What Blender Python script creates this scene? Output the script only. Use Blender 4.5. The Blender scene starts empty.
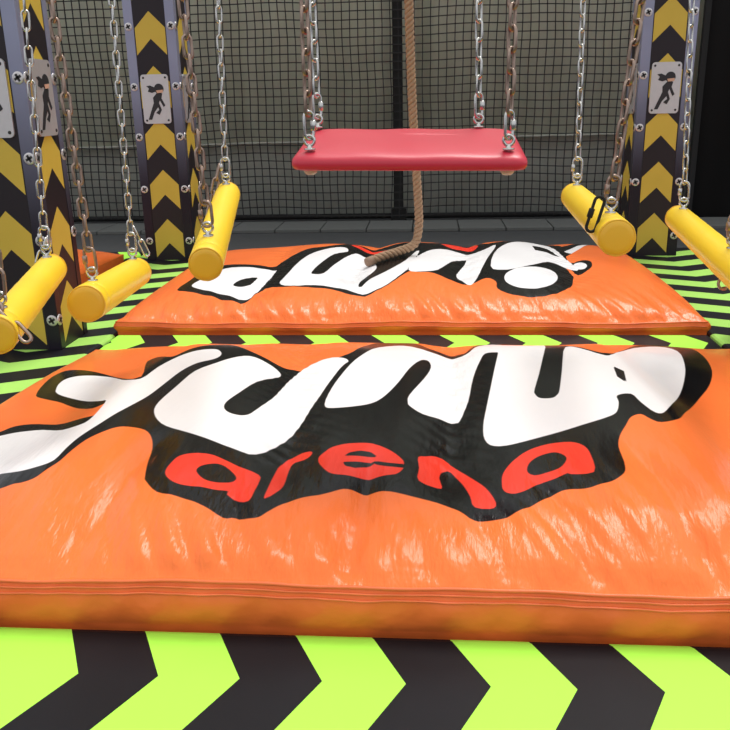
import bpy, bmesh, math, random
import numpy as np
from mathutils import Vector, Matrix
R = math.radians
random.seed(4)
S = bpy.context.scene
COL = S.collection

# ------------------------------------------------------------------ camera
CAM_F, CAM_P, CAM_Y, CAM_R = 825.75, R(17.72), R(4.584), R(-1.243)
fw = Vector((-math.sin(CAM_Y) * math.cos(CAM_P), math.cos(CAM_Y) * math.cos(CAM_P), -math.sin(CAM_P)))
rt = Vector((math.cos(CAM_Y), math.sin(CAM_Y), 0)); up = rt.cross(fw)
rt2 = rt * math.cos(CAM_R) + up * math.sin(CAM_R); up2 = -rt * math.sin(CAM_R) + up * math.cos(CAM_R)
cd = bpy.data.cameras.new('camera'); cam = bpy.data.objects.new('camera', cd); COL.objects.link(cam)
m = Matrix((rt2, up2, -fw)).transposed().to_4x4(); m.translation = Vector((0, 0, 1.1))
cam.matrix_world = m
cd.sensor_width = 36; cd.lens = CAM_F / 730 * 36; cd.clip_start = .05
S.camera = cam

# ------------------------------------------------------------------ light: open overcast sky and a veiled sun
w = bpy.data.worlds.new('sky'); S.world = w; w.use_nodes = True
nt = w.node_tree; nt.nodes.clear()
out = nt.nodes.new('ShaderNodeOutputWorld'); bg = nt.nodes.new('ShaderNodeBackground')
tc = nt.nodes.new('ShaderNodeTexCoord'); sx = nt.nodes.new('ShaderNodeSeparateXYZ'); cr = nt.nodes.new('ShaderNodeValToRGB')
mr = nt.nodes.new('ShaderNodeMapRange'); mr.inputs[1].default_value = -1; mr.inputs[2].default_value = 1
nt.links.new(tc.outputs['Generated'], sx.inputs[0]); nt.links.new(sx.outputs[2], mr.inputs[0]); nt.links.new(mr.outputs[0], cr.inputs[0])
e = cr.color_ramp.elements
e[0].position = .45; e[0].color = (.10, .10, .11, 1)
e[1].position = 1; e[1].color = (1.0, 1.0, 1.0, 1)
k = e.new(.53); k.color = (.62, .64, .70, 1)
k = e.new(.68); k.color = (.74, .76, .80, 1)
nt.links.new(cr.outputs[0], bg.inputs[0]); bg.inputs[1].default_value = 1.1
nt.links.new(bg.outputs[0], out.inputs[0])
sl = bpy.data.lights.new('sun', 'SUN'); sl.energy = 2.3; sl.angle = R(24); sl.color = (1, .97, .92)
so = bpy.data.objects.new('sun', sl); COL.objects.link(so)
so.rotation_euler = Vector((-.22, -.42, -1)).to_track_quat('-Z', 'Y').to_euler(); so.location = (1, 4, 5)
S.view_settings.view_transform = 'Standard'; S.view_settings.look = 'None'
S.view_settings.gamma = 1; S.view_settings.use_curve_mapping = False
S.view_settings.exposure = 0.18

# ------------------------------------------------------------------ materials
class NT:
    def __init__(s, name, rough=.5, metal=0, coat=0, spec=.5):
        s.m = bpy.data.materials.new(name); s.m.use_nodes = True
        s.t = s.m.node_tree; s.b = s.t.nodes['Principled BSDF']
        s.b.inputs['Roughness'].default_value = rough; s.b.inputs['Metallic'].default_value = metal
        s.b.inputs['Coat Weight'].default_value = coat; s.b.inputs['Coat Roughness'].default_value = .15
        s.b.inputs['Specular IOR Level'].default_value = spec
    def n(s, t, **kw):
        x = s.t.nodes.new(t)
        for a, v in kw.items(): setattr(x, a, v)
        return x
    def link(s, a, b): s.t.links.new(a, b)
    def val(s, op, a, b=None, c=None):
        x = s.n('ShaderNodeMath', operation=op)
        for i, v in enumerate((a, b, c)):
            if v is None: continue
            if isinstance(v, (int, float)): x.inputs[i].default_value = v
            else: s.link(v, x.inputs[i])
        return x.outputs[0]
    def mix(s, f, a, b):
        x = s.n('ShaderNodeMix', data_type='RGBA')
        for i, v in ((0, f), (6, a), (7, b)):
            if isinstance(v, (int, float)): x.inputs[i].default_value = v
            elif isinstance(v, tuple): x.inputs[i].default_value = (*v, 1)
            else: s.link(v, x.inputs[i])
        return x.outputs[2]
    def pos(s):
        tc = s.n('ShaderNodeTexCoord'); return tc.outputs['Object']
    def xyz(s):
        q = s.n('ShaderNodeSeparateXYZ'); s.link(s.pos(), q.inputs[0]); return q.outputs
    def noise(s, scale, detail=3, stretch=None, vec=None):
        x = s.n('ShaderNodeTexNoise'); x.inputs['Scale'].default_value = scale; x.inputs['Detail'].default_value = detail
        v = vec or s.pos()
        if stretch:
            mp = s.n('ShaderNodeMapping'); mp.inputs['Scale'].default_value = stretch; s.link(v, mp.inputs[0]); v = mp.outputs[0]
        s.link(v, x.inputs['Vector']); return x.outputs['Fac']
    def bump(s, h, strength=.2, dist=.01):
        x = s.n('ShaderNodeBump'); x.inputs['Strength'].default_value = strength; x.inputs['Distance'].default_value = dist
        s.link(h, x.inputs['Height']); s.link(x.outputs[0], s.b.inputs['Normal'])
        return x
    def col(s, c):
        if isinstance(c, tuple): s.b.inputs['Base Color'].default_value = (*c, 1)
        else: s.link(c, s.b.inputs['Base Color'])
        return s

def plain(name, c, rough=.5, metal=0, coat=0, var=.12, scale=20, bump=0, bscale=120):
    t = NT(name, rough, metal, coat)
    f = t.noise(scale)
    t.col(t.mix(f, tuple(v * (1 - var) for v in c), tuple(min(1, v * (1 + var)) for v in c)))
    if bump: t.bump(t.noise(bscale), bump, .003)
    return t.m

LIME = (.41, .90, .085); INK = (.007, .007, .009); DULL_LIME = (.36, .66, .13)  # last one: a duller lime for the two side strips
def chevron_floor(name, axis, apex, half, phase, k=.52, sign=1, lime=LIME):
    """printed chevrons running along an axis in world metres (objects sit at the origin)"""
    t = NT(name, .42, 0, .0, .16)
    q = t.xyz(); a, b = (q[0], q[1]) if axis == 'x' else (q[1], q[0])
    d = t.val('ABSOLUTE', t.val('SUBTRACT', b, apex))
    u = t.val('ADD', a, t.val('MULTIPLY', d, k * sign))
    fr = t.val('FRACT', t.val('ADD', t.val('DIVIDE', t.val('SUBTRACT', u, phase), half * 2), 40))
    f = t.val('LESS_THAN', fr, .5)
    wear = t.noise(6, 5)
    ink = t.mix(wear, tuple(v * .8 for v in INK), tuple(v * 1.5 for v in INK))
    t.col(t.mix(f, lime, ink))
    t.bump(t.noise(260), .05, .002)
    return t.m

def mat_bag():
    t = NT('printed_vinyl', .25, 0, .04, .22)
    def att(n):
        a = t.n('ShaderNodeAttribute', attribute_name=n); return a.outputs['Fac']
    def step(v):   # 1 inside (negative distance)
        r = t.n('ShaderNodeMapRange'); r.inputs[1].default_value = .0015; r.inputs[2].default_value = -.0015
        t.link(v, r.inputs[0]); return r.outputs[0]
    org = t.mix(t.noise(3, 4), (.86, .165, .035), (.92, .20, .045))
    c = t.mix(step(att('ink_edge')), org, (.003, .003, .0035))
    c = t.mix(step(att('white_edge')), c, (.86, .84, .84))
    c = t.mix(step(att('red_edge')), c, (.88, .045, .022))
    t.col(c)
    n1 = t.noise(9, 4, (2.2, .5, 1)); n2 = t.noise(26, 3, (1.6, .45, 1))
    h = t.val('ADD', t.val('MULTIPLY', n1, .8), t.val('MULTIPLY', n2, .35))
    bp = t.bump(h, .32, .02)
    t.link(t.val('ADD', t.val('MULTIPLY', att('gather'), .62), .05), bp.inputs['Strength'])
    return t.m

def mat_skirt():
    t = NT('orange_vinyl', .40, 0, .04, .3)
    t.col(t.mix(t.noise(4, 3), (.84, .155, .033), (.92, .19, .04)))
    n1 = t.noise(5, 3, (1.5, 1.5, 1.6))
    t.bump(n1, .45, .03)
    return t.m

def mat_column_panel():
    t = NT('chevron_print', .42, 0, 0, .35)
    q = t.xyz(); ax = t.val('ABSOLUTE', q[0])
    u = t.val('ADD', q[2], t.val('MULTIPLY', ax, 1.0))
    fr = t.val('FRACT', t.val('ADD', t.val('DIVIDE', t.val('SUBTRACT', u, .128), .353), 10))
    f = t.val('MULTIPLY', t.val('LESS_THAN', fr, .5), t.val('LESS_THAN', ax, .106))
    t.col(t.mix(f, (.014, .010, .014), t.mix(t.noise(5), (.50, .37, .05), (.60, .45, .065))))
    return t.m

M = {}
M['bag'] = mat_bag(); M['skirt'] = mat_skirt()
M['seam'] = plain('orange_webbing', (.84, .16, .04), .4, 0, .1, .1, 30)
M['panel'] = mat_column_panel()
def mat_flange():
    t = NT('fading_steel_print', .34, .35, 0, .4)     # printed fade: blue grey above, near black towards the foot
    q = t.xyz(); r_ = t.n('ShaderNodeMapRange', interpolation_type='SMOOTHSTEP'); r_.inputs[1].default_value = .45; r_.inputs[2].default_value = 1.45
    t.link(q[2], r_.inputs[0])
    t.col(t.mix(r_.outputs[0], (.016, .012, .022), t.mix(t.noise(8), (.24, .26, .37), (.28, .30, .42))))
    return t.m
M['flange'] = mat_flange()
M['core'] = plain('dark_column_core', (.03, .026, .034), .5)
M['screw'] = plain('zinc_screw', (.62, .60, .60), .38, .8, 0, .1, 60)
M['socket'] = plain('screw_recess', (.02, .02, .02), .6)
M['plate'] = plain('brushed_plate', (.58, .57, .58), .36, .55, 0, .06, 40)
M['figure'] = plain('figure_print', (.014, .014, .018), .5)
M['skin'] = plain('figure_skin', (.55, .34, .24), .5)
M['yellow'] = plain('yellow_vinyl', (1.0, .66, .02), .40, 0, .15, .05, 6, .15, 40)
M['yellow_cap'] = plain('yellow_vinyl_cap', (.80, .43, .02), .45, 0, .1, .06, 8, .2, 50)
M['steel'] = plain('galvanised_steel', (.56, .55, .52), .22, 1, 0, .15, 60)
M['bronze'] = plain('brown_steel', (.34, .25, .20), .30, .9, 0, .35, 90)  # darker, browner metal for the near chains and some loose links
M['red'] = plain('red_vinyl', (.56, .018, .045), .40, 0, .05, .05, 5, .2, 14)
M['red_edge'] = plain('red_vinyl_edge', (.62, .02, .035), .36, 0, .2, .05, 5)
M['rope'] = plain('hemp_rope', (.34, .22, .13), .85, 0, 0, .3, 60, .5, 300)
M['rope_end'] = plain('rope_tape', (.27, .17, .11), .7, 0, 0, .2, 60)
M['net'] = plain('black_net_cord', (.012, .012, .012), .8)
M['post'] = plain('black_paint', (.004, .004, .004), .8)
M['cloth'] = plain('grey_green_cloth', (.60, .635, .52), .8, 0, 0, .16, 3, .15, 90)
M['hem'] = plain('pale_hem', (.42, .43, .37), .8)
M['cloth_low'] = plain('dark_cloth', (.64, .66, .58), .9, 0, 0, .2, 3)
M['blackwall'] = plain('black_sheet', (.004, .004, .004), 1, 0, 0, .3, 2)
M['asphalt'] = plain('dark_floor', (.040, .042, .044), .85, 0, 0, .2, 14)
M['beam'] = plain('beam_paint', (.05, .05, .055), .5)
M['bolt'] = plain('pale_bolt_cap', (.62, .45, .38), .5)
M['pad_front'] = chevron_floor('chevron_pad_front', 'x', 1.365, .167, -.71, .52)
def curve(xs, ys, q):
    """smooth monotone-ish interpolation through knots (cubic Hermite)"""
    xs = np.asarray(xs, float); ys = np.asarray(ys, float)
    d = np.diff(ys) / np.diff(xs)
    m = np.zeros(len(xs)); m[0] = d[0]; m[-1] = d[-1]
    for i in range(1, len(xs) - 1):
        m[i] = 0 if d[i - 1] * d[i] <= 0 else 2 * d[i - 1] * d[i] / (d[i - 1] + d[i])
    i = np.clip(np.searchsorted(xs, q) - 1, 0, len(xs) - 2)
    h = xs[i + 1] - xs[i]; t = (np.clip(q, xs[0], xs[-1]) - xs[i]) / h
    return ((2*t**3 - 3*t**2 + 1) * ys[i] + (t**3 - 2*t**2 + t) * h * m[i]
            + (-2*t**3 + 3*t**2) * ys[i + 1] + (t**3 - t**2) * h * m[i + 1])

def seg_dist(x, y, ax, ay, bx, by):
    """signed perpendicular distance (right of A->B positive) and distance past the ends"""
    dx, dy = bx - ax, by - ay; L = math.hypot(dx, dy); dx /= L; dy /= L
    t = (x - ax) * dx + (y - ay) * dy
    s = (x - ax) * dy - (y - ay) * dx
    over = np.maximum(0, np.maximum(-t, t - L))
    return s, over, np.clip(t / L, 0, 1)

BAG = dict(
    near=dict(x0=-1.555, x1=1.345, y0=1.53, y1=3.61,
              z0=((0, 1), (.112, .02)),
              R=((0, .03, .1, .2, .4, .6, .72, .85, .95, 1), (0, .04, .085, .118, .145, .152, .142, .102, .048, 0)),
              ridges=[(-1.0, 1.95, -.90, 2.95, .036, .11, .32), (.64, 2.95, .68, 1.78, -.04, .09, .36)],
              valleys=[(-.52, 3.35, -.36, 1.95, .030, .085), (.10, 3.4, .06, 1.95, .038, .075),
                       (-.75, 1.95, -.80, 1.5, .02, .05), (.55, 1.9, .62, 1.5, .022, .05), (-.15, 1.85, -.17, 1.5, .026, .04)],
              seed=3.1, pleat=.015),
    far=dict(x0=-1.58, x1=1.345, y0=3.95, y1=6.03,
             z0=((0, 1), (.055, .035)),
             R=((0, .03, .1, .25, .5, .7, .85, .95, 1), (0, .05, .10, .145, .165, .156, .118, .06, 0)),
             ridges=[],
             valleys=[(-.32, 5.9, -.42, 4.5, .035, .10), (.28, 5.9, .18, 4.5, .035, .10), (-.95, 5.5, -.88, 4.3, .03, .10), (.8, 5.7, .78, 4.3, .02, .1)],
             seed=7.7, pleat=.016))

def bag_z(kind, x, y):
    b = BAG[kind]
    u = (x - (b['x0'] + b['x1']) / 2) / ((b['x1'] - b['x0']) / 2)
    v = (y - b['y0']) / (b['y1'] - b['y0'])
    v = np.clip(v, 0, 1); ua = np.clip(np.abs(u), 0, 1)
    z0 = np.interp(v, *b['z0'])
    T = np.sqrt(np.clip(1 - ua ** (3.2 if kind == 'near' else np.where(u > 0, 6.0, 3.2)), 0, 1))
    R = curve(*b['R'], v)
    z = R * T
    inner = np.clip((1 - ua) / .12, 0, 1) * np.clip(v / .10, 0, 1) * np.clip((1 - v) / .22, 0, 1)
    inner = inner * inner * (3 - 2 * inner)
    for ax, ay, bx, by, A, wn, wp in b['ridges']:
        s, over, t = seg_dist(x, y, ax, ay, bx, by)
        if A < 0: s = -s; A = -A; s = -s
        sgn = s
        h = np.where(sgn > 0, np.exp(-(sgn / wp) ** 2), np.exp(-(sgn / wn) ** 2) )
        z = z + A * h * np.exp(-(over / .25) ** 2) * inner
    for ax, ay, bx, by, A, w in b['valleys']:
        s, over, t = seg_dist(x, y, ax, ay, bx, by)
        g = np.exp(-np.abs(s / w) ** 1.5) * np.exp(-(over / .15) ** 2) * np.clip(z / .06, 0, 1)
        z = z - A * g
        if math.hypot(bx - ax, by - ay) > 1: z = z + .0025 * np.sin(t * 95 + s * 30) * np.sin(t * 41 + s * 60 + 2) * g        # puckers across the crease
    # pleats gathered at the seam, fading up the face
    sd = b['seed']
    f = np.exp(-(v / .13) ** 2) * np.clip(v / .012, 0, 1)
    ph = x * 1.0 + .35 * (y - b['y0'])
    pl = (np.abs(np.sin(ph * 13 + sd + 1.3 * np.sin(ph * 4.1))) ** .7
          + .6 * np.abs(np.sin(ph * 29 + sd * 2 + 1.7 * np.sin(ph * 7.3 + y * 6)))
          + .35 * np.sin(ph * 61 + sd + 2 * np.sin(ph * 11))) * (.45 + .55 * np.sin(ph * 3.3 + sd) ** 2)
    z = z + b['pleat'] * f * (pl - .8) * np.clip(R / .03, 0, 1)
    # broad soft unevenness of the inflated sheet
    z = z + .006 * inner * (np.sin(x * 5.1 + sd) * np.sin(y * 4.3 + sd * 1.7) + .5 * np.sin(x * 11 + y * 7 + sd))
    z0 = z0 + .004 * np.sin(x * 3.7 + sd) + .003 * np.sin(x * 9.1 + sd * 2)
    return z0 + z
LOGO = {'near':{'black':[[(-1.315,2.193),(-1.283,2.216),(-1.252,2.255),(-1.174,2.247),(-1.063,2.192),(-0.983,2.197),(-0.973,2.227),(-0.969,2.347),(-0.961,2.566),(-1.018,2.77),(-1.047,2.884),(-1.019,2.92),(-0.928,2.795),(-0.889,2.906),(-0.847,2.977),(-0.771,3.038),(-0.665,2.921),(-0.584,2.834),(-0.513,2.773),(-0.465,2.786),(-0.44,2.788),(-0.389,2.831),(-0.3,2.956),(-0.262,3.12),(-0.197,3.391),(-0.078,3.378),(0.008,3.139),(0.074,3.108),(0.114,3.074),(0.153,3.057),(0.223,3.446),(0.292,3.407),(0.332,3.11),(0.437,3.104),(0.518,3.038),(0.568,2.962),(0.603,2.897),(0.637,2.875),(0.681,2.916),(0.843,3.325),(0.941,3.438),(1.041,3.441),(1.085,3.352),(1.054,3.083),(0.999,2.848),(0.925,2.646),(0.84,2.481),(0.734,2.267),(0.689,2.178),(0.637,2.157),(0.615,2.182),(0.597,2.22),(0.567,2.205),(0.543,2.157),(0.514,2.097),(0.498,2.034),(0.494,1.953),(0.483,1.891),(0.459,1.852),(0.416,1.824),(0.364,1.81),(0.298,1.797),(0.229,1.741),(0.17,1.708),(0.108,1.708),(0.073,1.743),(0.022,1.776),(-0.042,1.795),(-0.111,1.823),(-0.185,1.826),(-0.236,1.802),(-0.295,1.782),(-0.345,1.757),(-0.375,1.716),(-0.396,1.689),(-0.45,1.695),(-0.474,1.689),(-0.535,1.726),(-0.596,1.754),(-0.656,1.775),(-0.701,1.827),(-0.712,1.854),(-0.735,1.947),(-0.748,2.024),(-0.767,2.075),(-0.795,2.109),(-0.838,2.121),(-0.876,2.118),(-0.908,2.081),(-0.935,2.03),(-0.948,1.969),(-0.956,1.909),(-0.975,1.866),(-0.994,1.831),(-1.039,1.815),(-1.116,1.823)],[(-1.336,2.572),(-1.371,2.642),(-1.407,2.756),(-1.437,2.903),(-1.415,2.972),(-1.326,2.911),(-1.195,2.784),(-1.071,2.657),(-0.993,2.566),(-0.961,2.566),(-0.966,2.426),(-0.979,2.33),(-0.996,2.283),(-1.035,2.284),(-1.182,2.43),(-1.255,2.491)]],'white':[[(-1.295,2.156),(-1.264,2.179),(-1.21,2.196),(-1.132,2.186),(-1.043,2.124),(-0.997,2.134),(-0.98,2.167),(-0.98,2.244),(-0.992,2.331),(-1.022,2.347),(-1.127,2.436),(-1.217,2.514),(-1.267,2.575),(-1.29,2.623),(-1.318,2.707),(-1.32,2.772),(-1.274,2.782),(-1.179,2.735),(-1.095,2.673),(-1.018,2.579),(-0.954,2.544),(-0.936,2.672),(-0.901,2.786),(-0.853,2.874),(-0.797,2.904),(-0.767,2.874),(-0.748,2.813),(-0.759,2.754),(-0.806,2.701),(-0.838,2.614),(-0.857,2.484),(-0.872,2.37),(-0.895,2.286),(-0.919,2.211),(-0.938,2.136),(-0.962,2.05),(-0.97,1.982),(-0.974,1.914),(-1.002,1.886),(-1.048,1.873),(-1.109,1.883),(-1.153,1.891)],[(-0.809,2.235),(-0.822,2.321),(-0.808,2.476),(-0.789,2.613),(-0.74,2.707),(-0.698,2.788),(-0.647,2.838),(-0.574,2.78),(-0.514,2.699),(-0.511,2.637),(-0.561,2.539),(-0.592,2.421),(-0.615,2.329),(-0.606,2.272),(-0.572,2.235),(-0.529,2.23),(-0.505,2.305),(-0.483,2.417),(-0.476,2.555),(-0.453,2.793),(-0.378,2.898),(-0.315,2.896),(-0.288,2.845),(-0.3,2.799),(-0.314,2.724),(-0.332,2.583),(-0.348,2.423),(-0.36,2.301),(-0.371,2.193),(-0.397,2.088),(-0.452,1.986),(-0.52,2.006),(-0.611,2.068),(-0.706,2.127),(-0.766,2.163)],[(-0.317,2.369),(-0.314,2.529),(-0.29,2.72),(-0.249,2.935),(-0.194,3.135),(-0.101,3.209),(-0.004,3.073),(0.061,3.036),(0.111,3.006),(0.163,3.037),(0.272,3.416),(0.351,3.107),(0.447,3.108),(0.383,2.707),(0.334,2.478),(0.329,2.43),(0.34,2.393),(0.375,2.389),(0.393,2.411),(0.407,2.452),(0.44,2.625),(0.51,2.993),(0.565,2.942),(0.609,2.856),(0.658,2.866),(0.816,3.214),(0.944,3.34),(0.986,3.221),(0.92,2.905),(0.849,2.67),(0.756,2.426),(0.673,2.24),(0.639,2.224),(0.618,2.308),(0.607,2.382),(0.564,2.373),(0.557,2.319),(0.539,2.254),(0.513,2.224),(0.431,2.177),(0.327,2.109),(0.229,2.057),(0.177,2.057),(0.156,2.103),(0.157,2.197),(0.177,2.348),(0.223,2.679),(0.252,2.883),(0.248,2.915),(0.208,2.919),(0.184,2.827),(0.151,2.651),(0.124,2.423),(0.094,2.284),(0.086,2.28),(0.048,2.289),(-0.015,2.298),(-0.054,2.349),(-0.061,2.382),(-0.058,2.447),(-0.017,2.619),(0.01,2.793),(0.001,2.897),(-0.029,2.885),(-0.064,2.756),(-0.096,2.582),(-0.133,2.445),(-0.171,2.37),(-0.232,2.335),(-0.293,2.326)]],'hole':[[(0.618,2.688),(0.641,2.628),(0.618,2.486),(0.603,2.556)],[(-0.584,1.87),(-0.579,1.9),(-0.548,1.918),(-0.516,1.904),(-0.48,1.86),(-0.483,1.837),(-0.519,1.827),(-0.555,1.834)],[(-0.219,1.975),(-0.207,1.996),(-0.18,2.013),(-0.151,2.016),(-0.131,1.995)],[(-0.219,1.943),(-0.133,1.97),(-0.153,1.944),(-0.186,1.923),(-0.211,1.923)],[(-0.135,1.975),(-0.097,1.955),(-0.058,1.947),(-0.058,1.93),(-0.097,1.936),(-0.139,1.963)],[(0.247,1.909),(0.258,1.947),(0.289,1.982),(0.326,1.999),(0.348,1.981),(0.351,1.953),(0.327,1.91),(0.284,1.885),(0.257,1.887)]],'red':[[(-0.662,1.866),(-0.662,1.905),(-0.653,1.954),(-0.62,1.971),(-0.575,1.969),(-0.533,1.944),(-0.481,1.908),(-0.426,1.88),(-0.419,1.844),(-0.421,1.802),(-0.426,1.754),(-0.448,1.753),(-0.485,1.781),(-0.485,1.796),(-0.525,1.794),(-0.582,1.803),(-0.625,1.815),(-0.65,1.838)],[(-0.312,2.02),(-0.312,1.99),(-0.35,1.97),(-0.359,1.935),(-0.358,1.844),(-0.371,1.801),(-0.392,1.769),(-0.392,1.823),(-0.389,1.899),(-0.383,1.953),(-0.355,2.005)],[(-0.286,1.97),(-0.273,2.004),(-0.247,2.035),(-0.196,2.054),(-0.145,2.06),(-0.099,2.024),(-0.065,1.974),(-0.062,1.946),(-0.062,1.929),(-0.08,1.896),(-0.129,1.897),(-0.182,1.885),(-0.237,1.881),(-0.27,1.923)],[(-0.025,2.005),(-0.005,2.024),(0.039,2.043),(0.081,1.972),(0.118,1.892),(0.147,1.82),(0.159,1.754),(0.111,1.76),(0.102,1.816),(0.085,1.9),(0.06,1.972),(0.038,1.965),(0.029,1.924),(0.033,1.859),(-0.022,1.876),(-0.022,1.946)],[(0.181,1.85),(0.188,1.9),(0.218,1.962),(0.265,2.017),(0.319,2.05),(0.378,2.062),(0.409,2.035),(0.416,1.975),(0.406,1.883),(0.349,1.879),(0.344,1.886),(0.306,1.856),(0.266,1.844),(0.23,1.812),(0.196,1.803),(0.182,1.82)]]},'far':{'black':[[(-1.374,4.35),(-1.35,4.539),(-1.322,4.733),(-1.229,4.877),(-1.075,4.849),(-0.926,4.828),(-0.873,5.003),(-0.79,5.323),(-0.681,5.351),(-0.579,5.445),(-0.515,5.55),(-0.337,5.399),(-0.151,5.566),(0.011,5.513),(0.087,5.737),(0.185,5.773),(0.275,5.687),(0.348,5.608),(0.398,5.463),(0.539,5.544),(0.667,5.492),(0.823,5.815),(0.87,5.452),(1.011,5.671),(1.093,5.621),(1.107,5.639),(0.983,5.383),(0.867,5.077),(0.824,4.99),(0.826,4.822),(0.892,4.858),(0.935,4.827),(0.924,4.703),(0.878,4.61),(0.819,4.536),(0.804,4.677),(0.779,4.771),(0.791,4.529),(0.777,4.444),(0.741,4.283),(0.653,4.157),(0.546,4.118),(0.429,4.147),(0.357,4.222),(0.357,4.328),(0.307,4.397),(0.21,4.269),(0.121,4.351),(0.031,4.453),(-0.062,4.459),(-0.102,4.483),(-0.189,4.314),(-0.289,4.151),(-0.394,4.14),(-0.494,4.226),(-0.644,4.279),(-0.778,4.305),(-0.876,4.334),(-0.926,4.12),(-0.993,4.091),(-1.12,4.171),(-1.282,4.291)]],'white':[[(-1.306,4.412),(-1.269,4.533),(-1.195,4.736),(-1.082,4.766),(-0.909,4.732),(-0.886,4.705),(-0.896,4.44),(-0.919,4.166),(-0.984,4.134),(-1.115,4.228),(-1.255,4.334)],[(-0.811,4.391),(-0.798,4.544),(-0.765,4.849),(-0.718,5.13),(-0.627,5.279),(-0.54,5.3),(-0.506,5.16),(-0.582,5.065),(-0.622,4.863),(-0.656,4.573),(-0.637,4.514),(-0.584,4.544),(-0.55,4.774),(-0.494,5.028),(-0.438,5.129),(-0.364,4.995),(-0.306,4.744),(-0.298,4.606),(-0.347,4.46),(-0.37,4.29),(-0.349,4.256),(-0.305,4.411),(-0.219,4.547),(-0.129,4.741),(-0.073,5.097),(-0.057,5.053),(-0.104,4.587),(-0.173,4.371),(-0.273,4.188),(-0.362,4.16),(-0.458,4.239),(-0.61,4.308),(-0.74,4.311)],[(-0.109,4.51),(-0.085,4.757),(-0.006,5.101),(0.08,5.212),(0.186,5.204),(0.27,5.124),(0.36,5.231),(0.429,5.361),(0.409,5.18),(0.301,4.627),(0.238,4.304),(0.202,4.28),(0.17,4.402),(0.156,4.536),(0.214,4.819),(0.22,4.944),(0.135,4.824),(0.052,4.537),(-0.043,4.469)],[(0.351,4.645),(0.43,5.168),(0.551,5.436),(0.695,5.526),(0.794,5.428),(0.809,4.974),(0.841,4.672),(0.803,4.674),(0.743,4.782),(0.686,4.809),(0.595,4.689),(0.488,4.578),(0.41,4.548)],[(0.691,4.42),(0.668,4.331),(0.629,4.267),(0.58,4.227),(0.528,4.221),(0.477,4.236),(0.436,4.27),(0.41,4.323),(0.406,4.394),(0.423,4.47),(0.461,4.541),(0.513,4.595),(0.574,4.628),(0.631,4.634),(0.675,4.601),(0.697,4.53)],[(0.842,5.186),(0.975,5.463),(1.082,5.629),(0.867,5.077)],[(0.898,4.714),(0.879,4.669),(0.85,4.657),(0.828,4.689),(0.826,4.75),(0.846,4.8),(0.875,4.811),(0.897,4.772)]],'hole':[[(-1.057,4.337),(-1.038,4.43),(-0.97,4.524),(-0.957,4.495),(-0.966,4.359),(-1.014,4.316)],[(0.654,5.282),(0.746,5.254),(0.791,4.972),(0.723,5.084),(0.655,5.119)]],'red':[[(-0.513,5.449),(-0.461,5.46),(-0.33,5.253),(-0.249,5.217),(-0.139,5.385),(-0.109,5.307),(-0.239,4.993),(-0.306,5.04),(-0.364,5.202),(-0.449,5.32)],[(0.084,5.514),(0.156,5.598),(0.242,5.631),(0.33,5.527),(0.285,5.291),(0.23,5.357),(0.149,5.316)]]}}
# ------------------------------------------------------------------ mesh helpers
def mesh_obj(name, V, F, mat, parent=None, smooth=False, kind=None):
    me = bpy.data.meshes.new(name); me.from_pydata([tuple(map(float, v)) for v in V], [], F); me.update()
    if smooth: me.polygons.foreach_set('use_smooth', [True] * len(me.polygons))
    o = bpy.data.objects.new(name, me); me.materials.append(mat); COL.objects.link(o)
    if parent: o.parent = parent
    if kind: o['kind'] = kind
    return o

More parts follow.
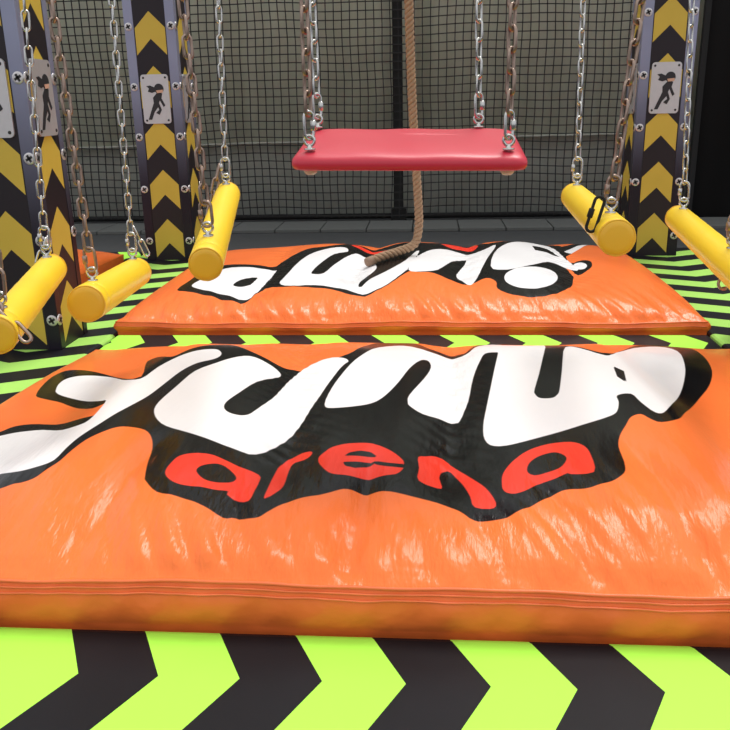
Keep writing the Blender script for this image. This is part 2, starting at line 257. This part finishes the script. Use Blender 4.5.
class MB:
    def __init__(s): s.V = []; s.F = []
    def add(s, V, F):
        n = len(s.V); s.V += list(V); s.F += [tuple(i + n for i in f) for f in F]; return s
    def box(s, x0, x1, y0, y1, z0, z1, bev=0):
        if bev:
            bm = bmesh.new(); bmesh.ops.create_cube(bm, size=1)
            for v in bm.verts: v.co = Vector(((x0 + x1) / 2 + v.co.x * (x1 - x0), (y0 + y1) / 2 + v.co.y * (y1 - y0), (z0 + z1) / 2 + v.co.z * (z1 - z0)))
            bmesh.ops.bevel(bm, geom=bm.edges[:], offset=bev, segments=3, affect='EDGES', profile=.5)
            bm.verts.index_update()
            s.add([v.co.copy() for v in bm.verts], [[v.index for v in f.verts] for f in bm.faces]); bm.free(); return s
        V = [(x, y, z) for z in (z0, z1) for y in (y0, y1) for x in (x0, x1)]
        return s.add(V, [(0, 2, 3, 1), (4, 5, 7, 6), (0, 1, 5, 4), (2, 6, 7, 3), (0, 4, 6, 2), (1, 3, 7, 5)])
    def tube(s, pts, r, n=6, closed=False, caps=True):
        pts = [Vector(q) for q in pts]; N = len(pts); rings = []
        prev = None
        for i in range(N):
            a = pts[(i - 1) % N] if (closed or i) else pts[0]; b = pts[(i + 1) % N] if (closed or i < N - 1) else pts[-1]
            t = (b - a).normalized()
            if prev is None:
                u = t.orthogonal().normalized()
            else:
                u = (prev - t * prev.dot(t)).normalized()
            prev = u; v = t.cross(u)
            rr = r[i] if isinstance(r, (list, tuple)) else r
            rings.append([pts[i] + (u * math.cos(2 * math.pi * j / n) + v * math.sin(2 * math.pi * j / n)) * rr for j in range(n)])
        V = [q for g in rings for q in g]; F = []
        if closed:
            # align the last ring with the first one
            best = min(range(n), key=lambda k: (rings[-1][0] - rings[0][k]).length)
            L = N
        else: best = 0; L = N - 1
        for i in range(L):
            o = best if (closed and i == N - 1) else 0
            for j in range(n):
                F.append((i * n + j, i * n + (j + 1) % n, ((i + 1) % N) * n + (j + 1 + o) % n, ((i + 1) % N) * n + (j + o) % n))
        if caps and not closed:
            F.append(tuple(range(n - 1, -1, -1))); F.append(tuple((N - 1) * n + j for j in range(n)))
        return s.add(V, F)
    def lathe(s, prof, o, ax, n=20):
        """profile of (along, radius) turned about the axis ax through o"""
        ax = Vector(ax).normalized(); u = ax.orthogonal().normalized(); v = ax.cross(u); o = Vector(o)
        V = []; F = []
        for a, r in prof:
            V += [o + ax * a + (u * math.cos(2 * math.pi * j / n) + v * math.sin(2 * math.pi * j / n)) * r for j in range(n)]
        for i in range(len(prof) - 1):
            for j in range(n): F.append((i * n + j, i * n + (j + 1) % n, (i + 1) * n + (j + 1) % n, (i + 1) * n + j))
        F.append(tuple(range(n - 1, -1, -1))); F.append(tuple((len(prof) - 1) * n + j for j in range(n)))
        return s.add(V, F)
    def prism(s, poly, f, t0, t1):
        """poly of 2D points, f(a, b, t) -> 3D"""
        n = len(poly)
        V = [f(a, b, t) for t in (t0, t1) for a, b in poly]
        return s.add(V, [tuple(range(n - 1, -1, -1)), tuple(range(n, 2 * n))] + [(i, (i + 1) % n, n + (i + 1) % n, n + i) for i in range(n)])
    def build(s, name, mat, parent=None, smooth=False, kind=None):
        o = mesh_obj(name, s.V, s.F, mat, parent, smooth, kind)
        return o

def empty(name, loc, label, cat, group=None, kind=None):
    o = bpy.data.objects.new(name, None)
    if kind: o['kind'] = kind; COL.objects.link(o); o.location = loc
    o.empty_display_size = .1
    o['label'] = label; o['category'] = cat
    if group: o['group'] = group
    return o
def tag(o, label, cat, group=None):
    o['label'] = label; o['category'] = cat
    if group: o['group'] = group
    return o
def keep(root):
    """children are modelled in world metres: cancel the root's offset"""
    for c in root.children: c.location = Vector(c.location) - root.location

# ------------------------------------------------------------------ the setting
MB().box(-7, 5, -1, 12, -.22, -.12).build('floor', M['asphalt'], kind='structure')
b = MB()
x = -6.0
while x < 4.5:
    b.box(x, x + .44, 8.04, 8.62, -.12, -.085, .006); x += .45
b.build('trim_1', plain('grey_paver', (.10, .105, .10), .8), kind='structure')

# shade cloth on the back wall, hanging in folds, hemmed along its lower edge
def folds(x, s, amp): return amp * (abs(math.sin(x * 3.4 + s)) ** .6 + .5 * math.sin(x * 8.3 + 1.2 * math.sin(x * 2.1) + s) + .25 * math.sin(x * 23 + s * 2))
def sheet(name, x0, x1, Y, z0, z1, amp, s, mat, parent=None, kind=None, slope=0):
    n = 260; V = []; F = []
    for i in range(n + 1):
        x = x0 + (x1 - x0) * i / n; y = Y - folds(x, s, amp)
        V += [(x, y, z0 + slope * (x + 1)), (x, y, z1), (x, y + .012, z1), (x, y + .012, z0 + slope * (x + 1))]
    for i in range(n):
        a = i * 4; c = a + 4
        for k in range(4): F.append((a + k, c + k, c + (k + 1) % 4, a + (k + 1) % 4))
    F += [(0, 1, 2, 3), tuple(n * 4 + k for k in (3, 2, 1, 0))]
    return mesh_obj(name, V, F, mat, parent, True, kind)
cl = empty('shade_cloth', (-1, 9.1, .7), 'grey green shade cloth hanging in folds over the back wall behind the net', 'cloth')
sheet('cloth_sheet', -6.5, 3.2, 9.1, .70, 5.6, .07, .4, M['cloth'], cl, slope=.008)  # unseen upper part added to keep sky reflections off the black ink
hm = MB(); hm.tube([(-6.5 + .05 * i, 9.085 - folds(-6.5 + .05 * i, .4, .07), .70 + .008 * (-5.5 + .05 * i)) for i in range(194)], .012, 6)
hm.build('hem', M['hem'], cl, True)
keep(cl)
sheet('wall_back', -6.9, 4.9, 9.32, -.12, 5.7, .02, 2.0, M['cloth_low'], kind='structure')  # extra height above the view, raised to darken reflections on the bags
pnl = empty('black_screen', (3.6, 8.68, -.12), 'black sheet screen closing the back right corner', 'screen')
sheet('screen_sheet', 2.60, 4.9, 8.68, -.10, 5.5, .015, 1.0, M['blackwall'], pnl)  # carried up unseen as well, to block reflected sky
MB().box(2.585, 2.64, 8.60, 8.66, -.12, 5.5, .004).build('screen_post', M['post'], pnl)
keep(pnl)

fr = empty('net_frame', (-.31, 8.75, -.12), 'black steel frame with one post holding the back net', 'frame')
MB().box(-.36, -.262, 8.70, 8.80, -.12, 5.5, .006).build('post', M['post'], fr)
MB().tube([(-6.6, 8.75, -.055), (2.58, 8.75, -.055)], .028, 10).build('bottom_rail', M['post'], fr, True)
MB().tube([(-6.6, 8.75, 2.9), (2.58, 8.75, 2.9)], .028, 10).build('top_rail', M['post'], fr, True)
MB().box(-.39, -.232, 8.68, 8.82, -.12, .02, .006).build('post_foot', M['post'], fr)
keep(fr)
# knotted net hung on the frame
b = MB(); sp = .079
def nx(x, z): return (x + .006 * math.sin(z * 3.1 + x * 2.3) + .004 * math.sin(z * 9 + x * 5), 8.66 + .015 * math.sin(x * 2.1 + z * 2), z + .009 * math.sin(x * 2.7) + .004 * math.sin(x * 7.1 + z * 3))
i = 0; x = -6.3
while x < 2.56:
    b.tube([nx(x, -.05 + .17 * j) for j in range(18)], .0068, 4, caps=False); x += sp
z = -.03
while z < 2.88:
    b.tube([nx(-6.3 + .15 * j, z) for j in range(60)], .0068, 4, caps=False); z += sp
tag(b.build('safety_net', M['net']), 'black square mesh safety net stretched in front of the back wall', 'net')

# ------------------------------------------------------------------ padded strips round the air bags, printed with chevrons
def pad(name, x0, x1, y0, y1, mat, label, group=None):
    o = MB().box(x0, x1, y0, y1, -.12, 0, .022).build(name, mat, smooth=False)
    tag(o, label, 'padding', group); return o
M['side_l'] = chevron_floor('chevron_pad_left', 'y', -1.9, .167, 3.447, -.5, lime=DULL_LIME)
M['side_r'] = chevron_floor('chevron_pad_right', 'y', 1.69, .167, 3.447, -.5, lime=DULL_LIME)
M['mid'] = chevron_floor('chevron_pad_mid', 'x', 3.78, .167, -.71, .52)
M['back'] = chevron_floor('chevron_pad_back', 'x', 6.2, .167, -.543, .52)
pad('padded_strip', -2.3, 2.1, .9, 1.525, M['pad_front'], 'lime and black chevron strip along the bottom edge, before the near air bag')
pad('padded_strip', -1.575, 1.345, 3.62, 3.935, M['mid'], 'padded chevron strip between the near and the far air bag')
pad('padded_strip', -2.22, -1.585, 1.53, 6.37, M['side_l'], 'long chevron strip running back left of both air bags, under the left columns')
pad('padded_strip', 1.355, 2.02, 1.53, 6.37, M['side_r'], 'long chevron strip running back right of both air bags, under the right columns')
pad('padded_strip', -1.575, 1.345, 6.035, 6.37, M['back'], 'padded chevron strip behind the far air bag')
pad('padded_strip', -5.3, -2.23, 6.035, 6.37, M['back'], 'padded chevron strip behind the left neighbouring air bag')

# ------------------------------------------------------------------ air bags
def sdf(px, py, poly):
    """signed distance from points to a smoothed closed polygon (negative inside)"""
    P = np.array(poly, float); n = len(P)
    if n > 5:   # Catmull-Rom, three pieces a side
        A = np.roll(P, 1, 0); B = P; C = np.roll(P, -1, 0); D = np.roll(P, -2, 0); o = []
        for t in (0, 1 / 3, 2 / 3):
            o.append(.5 * (2 * B + (C - A) * t + (2 * A - 5 * B + 4 * C - D) * t * t + (3 * B - A - 3 * C + D) * t ** 3))
        P = np.stack(o, 1).reshape(-1, 2); n = len(P)
    best = np.full(px.shape, 1e9); ins = np.zeros(px.shape, bool)
    for i in range(n):
        ax, ay = P[i]; bx, by = P[(i + 1) % n]; dx, dy = bx - ax, by - ay
        L = dx * dx + dy * dy
        if L < 1e-12: continue
        t = np.clip(((px - ax) * dx + (py - ay) * dy) / L, 0, 1)
        best = np.minimum(best, (px - ax - t * dx) ** 2 + (py - ay - t * dy) ** 2)
        if dy != 0:
            c = ((ay > py) != (by > py)) & (px < dx * (py - ay) / dy + ax); ins ^= c
    d = np.sqrt(best); return np.where(ins, -d, d)

def bag(kind, label, nx_, ny_):
    b = BAG[kind]; x0, x1, y0, y1 = b['x0'], b['x1'], b['y0'], b['y1']
    root = empty('air_bag', ((x0 + x1) / 2, (y0 + y1) / 2, 0), label, 'air bag')
    s = np.linspace(-1, 1, nx_); sx_ = np.sin(s * np.pi / 2) * .35 + s * .65
    sx_ = np.sign(sx_) * (1 - (1 - np.abs(sx_)) ** 1.15)
    t = np.linspace(0, 1, ny_); ty = t ** 1.25 * (1 - t * .0)
    xs = (x0 + x1) / 2 + sx_ * (x1 - x0) / 2; ys = y0 + ty * (y1 - y0)
    X, Y = np.meshgrid(xs, ys, indexing='ij'); Z = bag_z(kind, X, Y)
    V = np.stack([X, Y, Z], -1).reshape(-1, 3)
    idx = np.arange(nx_ * ny_).reshape(nx_, ny_)
    F = np.stack([idx[:-1, :-1], idx[1:, :-1], idx[1:, 1:], idx[:-1, 1:]], -1).reshape(-1, 4).tolist()
    top = mesh_obj('cover', V, F, M['bag'], root, True)
    px, py = X.ravel(), Y.ravel(); L = LOGO[kind]
    big = np.full(px.shape, .5)
    def union(ps):
        d = big.copy()
        for q in ps: d = np.minimum(d, sdf(px, py, q))
        return d
    hole = union(L['hole'])
    for nm, d in (('ink_edge', union(L['black'])), ('white_edge', np.maximum(union(L['white']), -hole)), ('red_edge', np.maximum(union(L['red']), -hole))):
        a = top.data.attributes.new(nm, 'FLOAT', 'POINT'); a.data.foreach_set('value', d.astype(np.float32))
    vv = (py - y0) / (y1 - y0); uu = np.abs((px - (x0 + x1) / 2) / ((x1 - x0) / 2))
    gath = np.clip(np.exp(-(vv / .22) ** 2), 0, 1)
    for ax, ay, bx, by, A_, w_ in b['valleys']:
        s1, o1, t1 = seg_dist(px, py, ax, ay, bx, by); gath = np.maximum(gath, .7 * np.exp(-(s1 / (w_ * 1.2)) ** 2) * np.exp(-(o1 / .1) ** 2))
    a = top.data.attributes.new('gather', 'FLOAT', 'POINT'); a.data.foreach_set('value', gath.astype(np.float32))
    # wrinkled side band from the seam down to the pads
    loop = [(x, y0) for x in np.linspace(x0, x1, 420)] + [(x1, y) for y in np.linspace(y0, y1, 200)[1:]] + \
           [(x, y1) for x in np.linspace(x1, x0, 200)[1:]] + [(x0, y) for y in np.linspace(y1, y0, 200)[1:-1]]
    P = np.array(loop); n = len(P); zt = bag_z(kind, P[:, 0], P[:, 1])
    front = {}; V = []; F = []; K = 18; base = -.118
    cx, cy = (x0 + x1) / 2, (y0 + y1) / 2
    for k in range(K + 1):
        f = k / K
        for i in range(n):
            x, y = P[i]; q = i / n * 2 * math.pi; a = x * 1.0 + y * .9
            w = (.5 * math.sin(a * 17 + 5 * f + math.sin(a * 5) * 2) + .35 * math.sin(a * 37 - 7 * f + 1) + .3 * math.sin(a * 71 + 9 * f)) * .006
            g_ = min(f / (.5 if kind == 'near' else .28), 1)
            ins = -(.020 if kind == 'near' else .012) * math.sin(g_ * math.pi) * (.9 + w * 40) + .010 * f if (y == y0) else .003 + .010 * f
            ux, uy = (0, 1) if y == y0 else (0, -1) if y == y1 else (-1, 0) if x == x1 else (1, 0)
            if (x in (x0, x1)) and (y in (y0, y1)): ux, uy = (1 if x == x0 else -1), (1 if y == y0 else -1)
            V.append((x + ux * ins, y + uy * ins, zt[i] - .002 + (base - zt[i]) * f))
            if y == y0: front.setdefault(k, []).append(V[-1])
    for k in range(K):
        for i in range(n): F.append((k * n + i, (k + 1) * n + i, (k + 1) * n + (i + 1) % n, k * n + (i + 1) % n))
    F.append(tuple(K * n + i for i in range(n)))
    mesh_obj('side_band', V, F, M['skirt'], root, True)
    # welded double seam round the rim
    for j, (k, dz) in enumerate(((0, 0), (1, .001), (2, .001)) if kind == 'near' else ((0, 0), (2, 0))):
        sb = MB(); sb.tube([(x, y - .0008, z + dz + .001 * math.sin(x * 31 + j)) for x, y, z in front[k][::2]], .0032 if j else .0045, 5)
        sb.build('seam', M['seam'], root, True)
    keep(root); return root
near = bag('near', 'large orange air bag in front, printed JUMP arena the right way up', 420, 330)
far = bag('far', 'orange air bag at the back, its print upside down, rope end on it', 300, 240)
def copy_tree(o, parent=None):
    c = o.copy(); COL.objects.link(c); c.parent = parent
    for ch in list(o.children): copy_tree(ch, c)
    return c
lb = copy_tree(far); lb.location.x -= 3.63; lb['label'] = 'orange air bag of the neighbouring lane, a corner showing between the left columns'
rb = copy_tree(far); rb.location.x += 3.62; rb['label'] = 'orange air bag of the neighbouring lane, a sliver right of the far right column'

# ------------------------------------------------------------------ columns
FIG = dict(
    head=[(412 + 33 * math.cos(a * math.pi / 8), 424 + 30 * math.sin(a * math.pi / 8)) for a in range(16)],
    scarf=[(388, 418), (352, 404), (326, 408), (344, 422), (334, 440), (362, 448), (392, 440)],
    body=[(396, 448), (366, 476), (368, 508), (350, 545), (322, 606), (346, 606), (368, 562), (396, 532), (402, 548), (378, 566), (402, 578), (420, 548), (404, 508), (412, 492), (434, 532), (447, 522), (424, 480), (432, 452)],
    band=[(392, 434), (440, 430), (438, 447), (398, 450)])
PI_SCREWS = (.144, .52, .887, 1.227, 1.62, 1.98, 2.35, 2.72)
def column(x0, x1, y0, y1, label, faces, h=3.14):
    cx, cy = (x0 + x1) / 2, (y0 + y1) / 2; W, D = x1 - x0, y1 - y0
    root = empty('chevron_column', (cx, cy, 0), label, 'column', kind='thing')
    MB().box(-W / 2 + .008, W / 2 - .008, -D / 2 + .008, D / 2 - .008, 0, h).build('core', M['core'], root)
    for ang in (0, 90, 180, 270):
        half = (W if ang in (0, 180) else D) / 2; depth = (D if ang in (0, 180) else W) / 2
        rz = R(ang)
        def place(o, rz=rz): o.rotation_euler = (0, 0, rz); o.parent = root; return o
        wp = .112
        for sgn in (-1, 1):
            a, b_ = sorted((sgn * (wp + .001), sgn * (half - .001)))
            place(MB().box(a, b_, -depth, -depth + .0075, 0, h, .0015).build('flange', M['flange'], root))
        place(MB().box(-wp, wp, -depth + .003, -depth + .0075, 0, h).build('chevron_panel', M['panel'], root))
        if ang not in faces: continue
        fx = (wp + half) / 2 + .004
        for sgn in (-1, 1):
            for z in PI_SCREWS:
                s_ = place(MB().lathe([(0, .027), (.004, .026), (.006, .020)], (sgn * fx, -depth + .001, z), (0, -1, 0), 16).build('screw', M['screw'], root, False))
                k = MB()
                for a in (.5, .5 + math.pi / 2):
                    c_, s2 = math.cos(a), math.sin(a)
                    q = [(-.017, -.0055), (.017, -.0055), (.017, .0055), (-.017, .0055)]
                    k.prism([(u * c_ - v * s2, u * s2 + v * c_) for u, v in q], lambda u, v, t: (sgn * fx + u, t, z + v), -depth - .0056, -depth - .0048)
                k.build('cross_recess', M['socket'], s_)
        # emblem plate
        r = .022; hw, hh = .098, .165; zc = 1.143
        pl = []
        for qx, qz, a0 in ((hw - r, hh - r, 0), (-hw + r, hh - r, 90), (-hw + r, -hh + r, 180), (hw - r, -hh + r, 270)):
            for a in range(0, 91, 18): pl.append((qx + r * math.cos(R(a0 + a)), zc + qz + r * math.sin(R(a0 + a))))
        p_ = place(MB().prism(pl, lambda u, v, t: (u, t, v), -depth - .006, -depth + .003).build('emblem_plate', M['plate'], root))
        f = MB(); cv = lambda q: [((a - 385) / 190 * .196, zc + (485 - c) / 290 * .33) for a, c in q]
        for nm in ('head', 'scarf', 'body'): f.prism(cv(FIG[nm]), lambda u, v, t: (u, t, v), -depth - .0072 - .0002 * len(nm), -depth - .0062)
        f.build('ninja_figure', M['figure'], p_)
        f = MB(); f.prism(cv(FIG['band']), lambda u, v, t: (u, t, v), -depth - .0095, -depth - .0084); f.build('eye_band', M['skin'], p_)
        for sx1 in (-1, 1):
            for sz1 in (-1, 1): MB().lathe([(0, .008), (.003, .007)], (sx1 * .078, -depth - .0058, zc + sz1 * .143), (0, -1, 0), 10).build('rivet', M['socket'], p_)
    return root
column(-2.095, -1.74, 3.655, 3.97, 'nearest left chevron column, cut by the left edge of the photo', (0, 90))
column(-2.09, -1.735, 5.98, 6.33, 'far left chevron column behind the left trapeze bars, ninja plate facing the camera', (0, 90))
column(1.415, 1.77, 6.02, 6.36, 'far right chevron column with ninja plate, right of the two-chain trapeze', (0, 270))
column(1.46, 1.81, 3.64, 3.96, 'nearest right chevron column, almost wholly beyond the right edge', (0, 270))

# overhead frame that carries the chains, above the picture
for nm, bx, lb_ in (('overhead_beam', (-1.93, -1.87, .6, 6.9, 3.14, 3.20), 'dark overhead beam on top of the left columns'),
                    ('overhead_beam', (1.62, 1.68, .6, 6.9, 3.14, 3.20), 'dark overhead beam on top of the right columns')):
    tag(MB().box(*bx, .004).build(nm, M['beam']), lb_, 'beam')
for y, lb_ in ((1.74, 'dark cross beam over the nearest trapeze bar end'), (2.14, 'dark cross beam over the near trapeze chains'), (2.44, 'dark cross beam over the back edge of the red swing'),
               (2.93, 'dark cross beam over the far trapeze chains'), (4.95, 'dark cross beam that holds the climbing rope')):
    tag(MB().box(-1.95, 1.7, y - .018, y + .018, 3.10, 3.14, .003).build('cross_beam', M['beam']), lb_, 'beam')

# ------------------------------------------------------------------ chains
def link_pts(c, d, side, L, wd, n=7):
    """stadium shaped link, c centre, d long axis, side short axis"""
    hl = L / 2 - wd / 2; pts = []
    for k in range(n): a = math.pi * k / (n - 1); pts.append(c + d * (hl + wd / 2 * math.sin(a)) + side * (wd / 2 * math.cos(a)))
    for k in range(n): a = math.pi * k / (n - 1); pts.append(c - d * (hl + wd / 2 * math.sin(a)) - side * (wd / 2 * math.cos(a)))
    return pts
def chain(parent, lo, hi, mat, pitch=.046, wire=.0034, wd=.0185, phase=0, name='chain', yaw=.5):
    if mat is M['bronze']: wire, wd = .0046, .0205
    lo = Vector(lo); hi = Vector(hi); d = (hi - lo).normalized(); L = (hi - lo).length
    n = max(1, int(round(L / pitch))); pit = L / n
    u = d.cross(Vector((0, 1, 0))).normalized(); v = d.cross(u)
    b = MB()
    for i in range(n):
        a = yaw + (math.pi / 2 if (i + phase) % 2 else 0) + random.uniform(-.15, .15)
        side = u * math.cos(a) + v * math.sin(a)
        b.tube(link_pts(lo + d * pit * (i + .5), d, side, pit + 2.1 * wire, wd), wire, 6, closed=True)
    return b.build(name, mat, parent, True)
def quick_link(parent, lo, hi, mat, wd=.03, wire=.0045, name='quick_link', side=None):
    lo = Vector(lo); hi = Vector(hi); d = (hi - lo).normalized(); L = (hi - lo).length
    s_ = side or d.cross(Vector((0, 1, 0))).normalized()
    b = MB(); b.tube(link_pts((lo + hi) / 2, d, s_, L, wd, 9), wire, 8, closed=True)
    c = (lo + hi) / 2 + s_ * wd / 2; b.lathe([(-.012, .006), (-.010, .0075), (.010, .0075), (.012, .006)], c, d, 6)
    return b.build(name, mat, parent, True)
def eye_bolt(parent, base, n, mat, r=.014):
    base = Vector(base); n = Vector(n).normalized(); b = MB()
    b.lathe([(-.010, .006), (.010, .006)], base, n, 10)
    b.lathe([(-.002, .014), (.002, .014)], base, n, 12)
    c = base + n * (.008 + r); u = n.cross(Vector((0, 1, 0))).normalized()
    b.tube([c + (u * math.cos(a) + n * math.sin(a)) * r for a in [2 * math.pi * k / 14 for k in range(14)]], .0042, 8, closed=True)
    b.build('eye_bolt', mat, parent, True); return c + n * r * .6

ZT = 3.10
def trapeze(P, Q, dia, top_far, top_near, label, tf=.07, tn=.13, mats=('steel', 'bronze')):
    """P far end, Q near end; top_* = (dx/dz) lean of each chain"""
    P = Vector(P); Q = Vector(Q); r = dia / 2; ax = (Q - P).normalized(); L = (Q - P).length
    root = empty('trapeze_bar', ((P + Q) / 2 - Vector((0, 0, r))), label, 'trapeze bar', 'yellow trapeze bars hanging on chains')
    prof = [(0, r * .80), (.004, r * .93), (.012, r * .99), (.03, r), (.05, r * 1.0)]
    N = 26
    for k in range(1, N): prof.append((.05 + (L - .11) * k / N, r * (1 + .006 * math.sin(k * 2.1) + .004 * math.sin(k * 5))))
    prof += [(L - .058, r * .998), (L - .055, r * .975), (L - .052, r * .998), (L - .03, r), (L - .012, r * .99), (L - .004, r * .955), (L, r * .90)]
    MB().lathe(prof, P, ax, 36).build('bar_pad', M['yellow'], root, True)
    for o, d in ((Q, ax), (P, -ax)):
        b = MB(); b.lathe([(-.001, r * .93), (.002, r * .92), (.0045, r * .86), (.0055, r * .6), (.006, r * .1)], o, d, 32); b.build('end_cap', M['yellow_cap'], root, True)
        b = MB(); u = ax.orthogonal().normalized(); v = ax.cross(u)
        b.tube([o + d * .0005 + (u * math.cos(a) + v * math.sin(a)) * r * (.94 + .008 * math.sin(a * 9)) for a in [2 * math.pi * k / 40 for k in range(40)]], .0028, 5, closed=True)
        b.build('welt', M['yellow_cap'], root, True)
    for (base, lean, mt, tt) in ((P + ax * L * tf, top_far, mats[0], 'far'), (Q - ax * L * tn, top_near, mats[1], 'near')):
        nrm = (Vector((0, 0, 1)) - ax * ax.z).normalized()
        e_ = eye_bolt(root, base + nrm * r, nrm, M['steel'])
        dirv = Vector((lean[0], lean[1], 1)).normalized()
        q0 = e_ - dirv * .006; q1 = q0 + dirv * .068
        quick_link(root, q0, q1, M[mt])
        s0 = q1 - dirv * .006; T = s0 + dirv * ((ZT - s0.z) / dirv.z)
        chain(root, s0, T, M[mt], phase=0)
    return root

A = trapeze((-1.163, 2.45, .627), (-.965, 1.72, .617), .090, (.053, 0), (.063, 0), 'yellow trapeze bar nearest the left edge, hanging before the nearest left column', tn=.10)
Bq = trapeze((-1.044, 2.86, .532), (-.928, 2.13, .59), .104, (.026, 0), (-.029, 0), 'yellow trapeze bar second from the left edge, lowest of all')
Cq = trapeze((-.738, 3.05, .784), (-.572, 2.07, .708), .090, (.030, 0), (-.033, 0), 'yellow trapeze bar just left of the red swing, a spare chain behind it', tf=.05)
Dq = trapeze((.52, 3.05, .76), (.458, 2.05, .77), .092, (-.024, 0), (.079, 0), 'yellow trapeze bar just right of the red swing')
Eq = trapeze((.894, 3.06, .677), (.775, 1.95, .655), .090, (-.056, 0), (.003, 0), 'yellow trapeze bar running out at the right edge of the photo', tn=.28)
# extra bits the photo shows hanging on the bars
chain(Cq, (-.80, 2.98, .70), (-.752, 3.0, .89), M['bronze'], name='spare_chain')
quick_link(Dq, (.405, 2.12, .775), (.43, 2.13, .86), M['post'], .024, .004, name='black_carabiner')
chain(Bq, (-.985, 2.82, .60), (-1.025, 2.82, .70), M['steel'], name='spare_chain')
chain(A, (-.905, 1.74, .60), (-1.0, 1.76, .70), M['bronze'], name='spare_chain')
quick_link(Eq, (.785, 2.24, .60), (.815, 2.26, .665), M['bronze'], .028, .004, name='open_link')
chain(A, (-1.19, 2.42, .645), (-1.165, 2.44, .72), M['steel'], name='spare_chain')
for r_ in (A, Bq, Cq, Dq, Eq): keep(r_)

# ------------------------------------------------------------------ red swing seat
sw = empty('swing_seat', (-.045, 2.2, .95), 'padded red swing seat hung flat on four chains in front of the net', 'swing')
def seat_ring(W, D, rc, z, n=8, m=14):
    o = []
    for cx, cy, a0 in ((W - rc, D - rc, 0), (-W + rc, D - rc, 90), (-W + rc, -D + rc, 180), (W - rc, -D + rc, 270)):
        for k in range(n + 1):
            a = R(a0 + 90 * k / n); o.append((cx + rc * math.cos(a), cy + rc * math.sin(a)))
    P = []
    for (ax, ay), (bx, by) in zip(o, o[1:] + o[:1]):
        q = 1 if math.hypot(bx - ax, by - ay) < .05 else m
        P += [(ax + (bx - ax) * i / q, ay + (by - ay) * i / q, z) for i in range(q)]
    return P
rings = [(-.016, .05), (-.0175, .022), (-.0185, .012), (-.016, .004), (-.009, .0005), (-.001, 0), (.006, .002), (.0115, .007), (.0155, .014), (.0185, .024), (.021, .04), (.023, .07), (.0245, .10), (.025, .14)]
V = []; F = []
for z, ins in rings:
    q = seat_ring(.281 - ins, .20 - ins, max(.006, .030 - ins * .2), z); nr = len(q)
    V += [(x, y, z + .0012 * math.sin(x * 33 + y * 9) * min(1, ins / .02) * (z > 0)) for x, y, z in q]
for i in range(len(rings) - 1):
    for j in range(nr): F.append((i * nr + j, i * nr + (j + 1) % nr, (i + 1) * nr + (j + 1) % nr, (i + 1) * nr + j))
F += [tuple(range(nr - 1, -1, -1)), tuple((len(rings) - 1) * nr + j for j in range(nr))]
sp_ = mesh_obj('seat_pad', V, F, M['red'], sw, True)
tilt = Matrix.Rotation(math.atan2(.050, .38), 4, 'X')
mw = Matrix.Translation((-.0475, 2.195, .983)) @ Matrix.Rotation(R(.9), 4, 'Y') @ tilt
sp_.matrix_local = mw
def on_seat(x, y, z=.026): return mw @ Vector((x, y, z))
for (lx, ly, lean, mt) in ((-.238, -.155, (0, 0), 'bronze'), (-.258, .165, (-.008, 0), 'steel'), (.182, .165, (-.018, 0), 'steel'), (.236, -.155, (0, 0), 'bronze')):
    e_ = eye_bolt(sw, on_seat(lx, ly), (0, 0, 1), M['steel'], .012)
    dv = Vector((lean[0], lean[1], 1)).normalized(); q1 = e_ + dv * .060
    quick_link(sw, e_ - dv * .005, q1, M['steel'], .024, .004, side=Vector((.8, .6, 0)))
    chain(sw, q1 - dv * .006, q1 + dv * (ZT - q1.z), M[mt], yaw=.9)
    bb = MB(); c = on_seat(lx, ly, -.019); bb.lathe([(0, .017), (.010, .016), (.016, .009)], c, (0, 0, -1), 14); bb.build('bolt_cap', M['bolt'], sw, True)
keep(sw)

# ------------------------------------------------------------------ climbing rope: three twisted strands
ctrl = [(-.115, 4.95, 3.10), (-.114, 4.95, 2.30), (-.112, 4.95, 1.7), (-.098, 4.95, 1.2), (-.078, 4.95, .8), (-.060, 4.94, .52), (-.058, 4.93, .38), (-.082, 4.90, .285)]
for _x, _y in ((-.17, 4.84), (-.26, 4.78), (-.345, 4.74)): ctrl.append((_x, _y, float(bag_z('far', np.array(_x), np.array(_y))) + (.030 if _x < -.2 else .036)))
def smooth_path(P, k=14):
    P = [Vector(q) for q in P]; o = []
    for i in range(len(P) - 1):
        a = P[max(i - 1, 0)]; b = P[i]; c = P[i + 1]; d = P[min(i + 2, len(P) - 1)]
        for j in range(k):
            t = j / k; o.append(.5 * (2 * b + (c - a) * t + (2 * a - 5 * b + 4 * c - d) * t * t + (3 * b - a - 3 * c + d) * t ** 3))
    o.append(P[-1]); return o
path = smooth_path(ctrl)
# resample evenly
res = [path[0]]; acc = 0
for a, b in zip(path, path[1:]):
    L = (b - a).length; pos = 0
    while acc + (L - pos) >= .008:
        pos += .008 - acc; res.append(a.lerp(b, pos / L)); acc = 0
    acc += L - pos
rope = empty('climbing_rope', (-.345, 4.74, .2), 'thick twisted brown rope hanging behind the red swing, end curled on the far air bag', 'rope')
RR = .0245
for k in range(3):
    pts = []; u = None
    for i, c in enumerate(res):
        t = (res[min(i + 1, len(res) - 1)] - res[max(i - 1, 0)]).normalized()
        u = t.orthogonal().normalized() if u is None else (u - t * u.dot(t)).normalized(); v = t.cross(u)
        a = i * .008 / .085 * 2 * math.pi + k * 2 * math.pi / 3
        pts.append(c + (u * math.cos(a) + v * math.sin(a)) * RR * .60)
    MB().tube(pts, RR * .50, 8).build('strand', M['rope'], rope, True)
dr = (res[-1] - res[-5]).normalized()
MB().lathe([(-.03, .024), (-.028, .027), (.012, .027), (.022, .022), (.026, .010)], res[-1], dr, 16).build('taped_end', M['rope_end'], rope, True)
keep(rope)
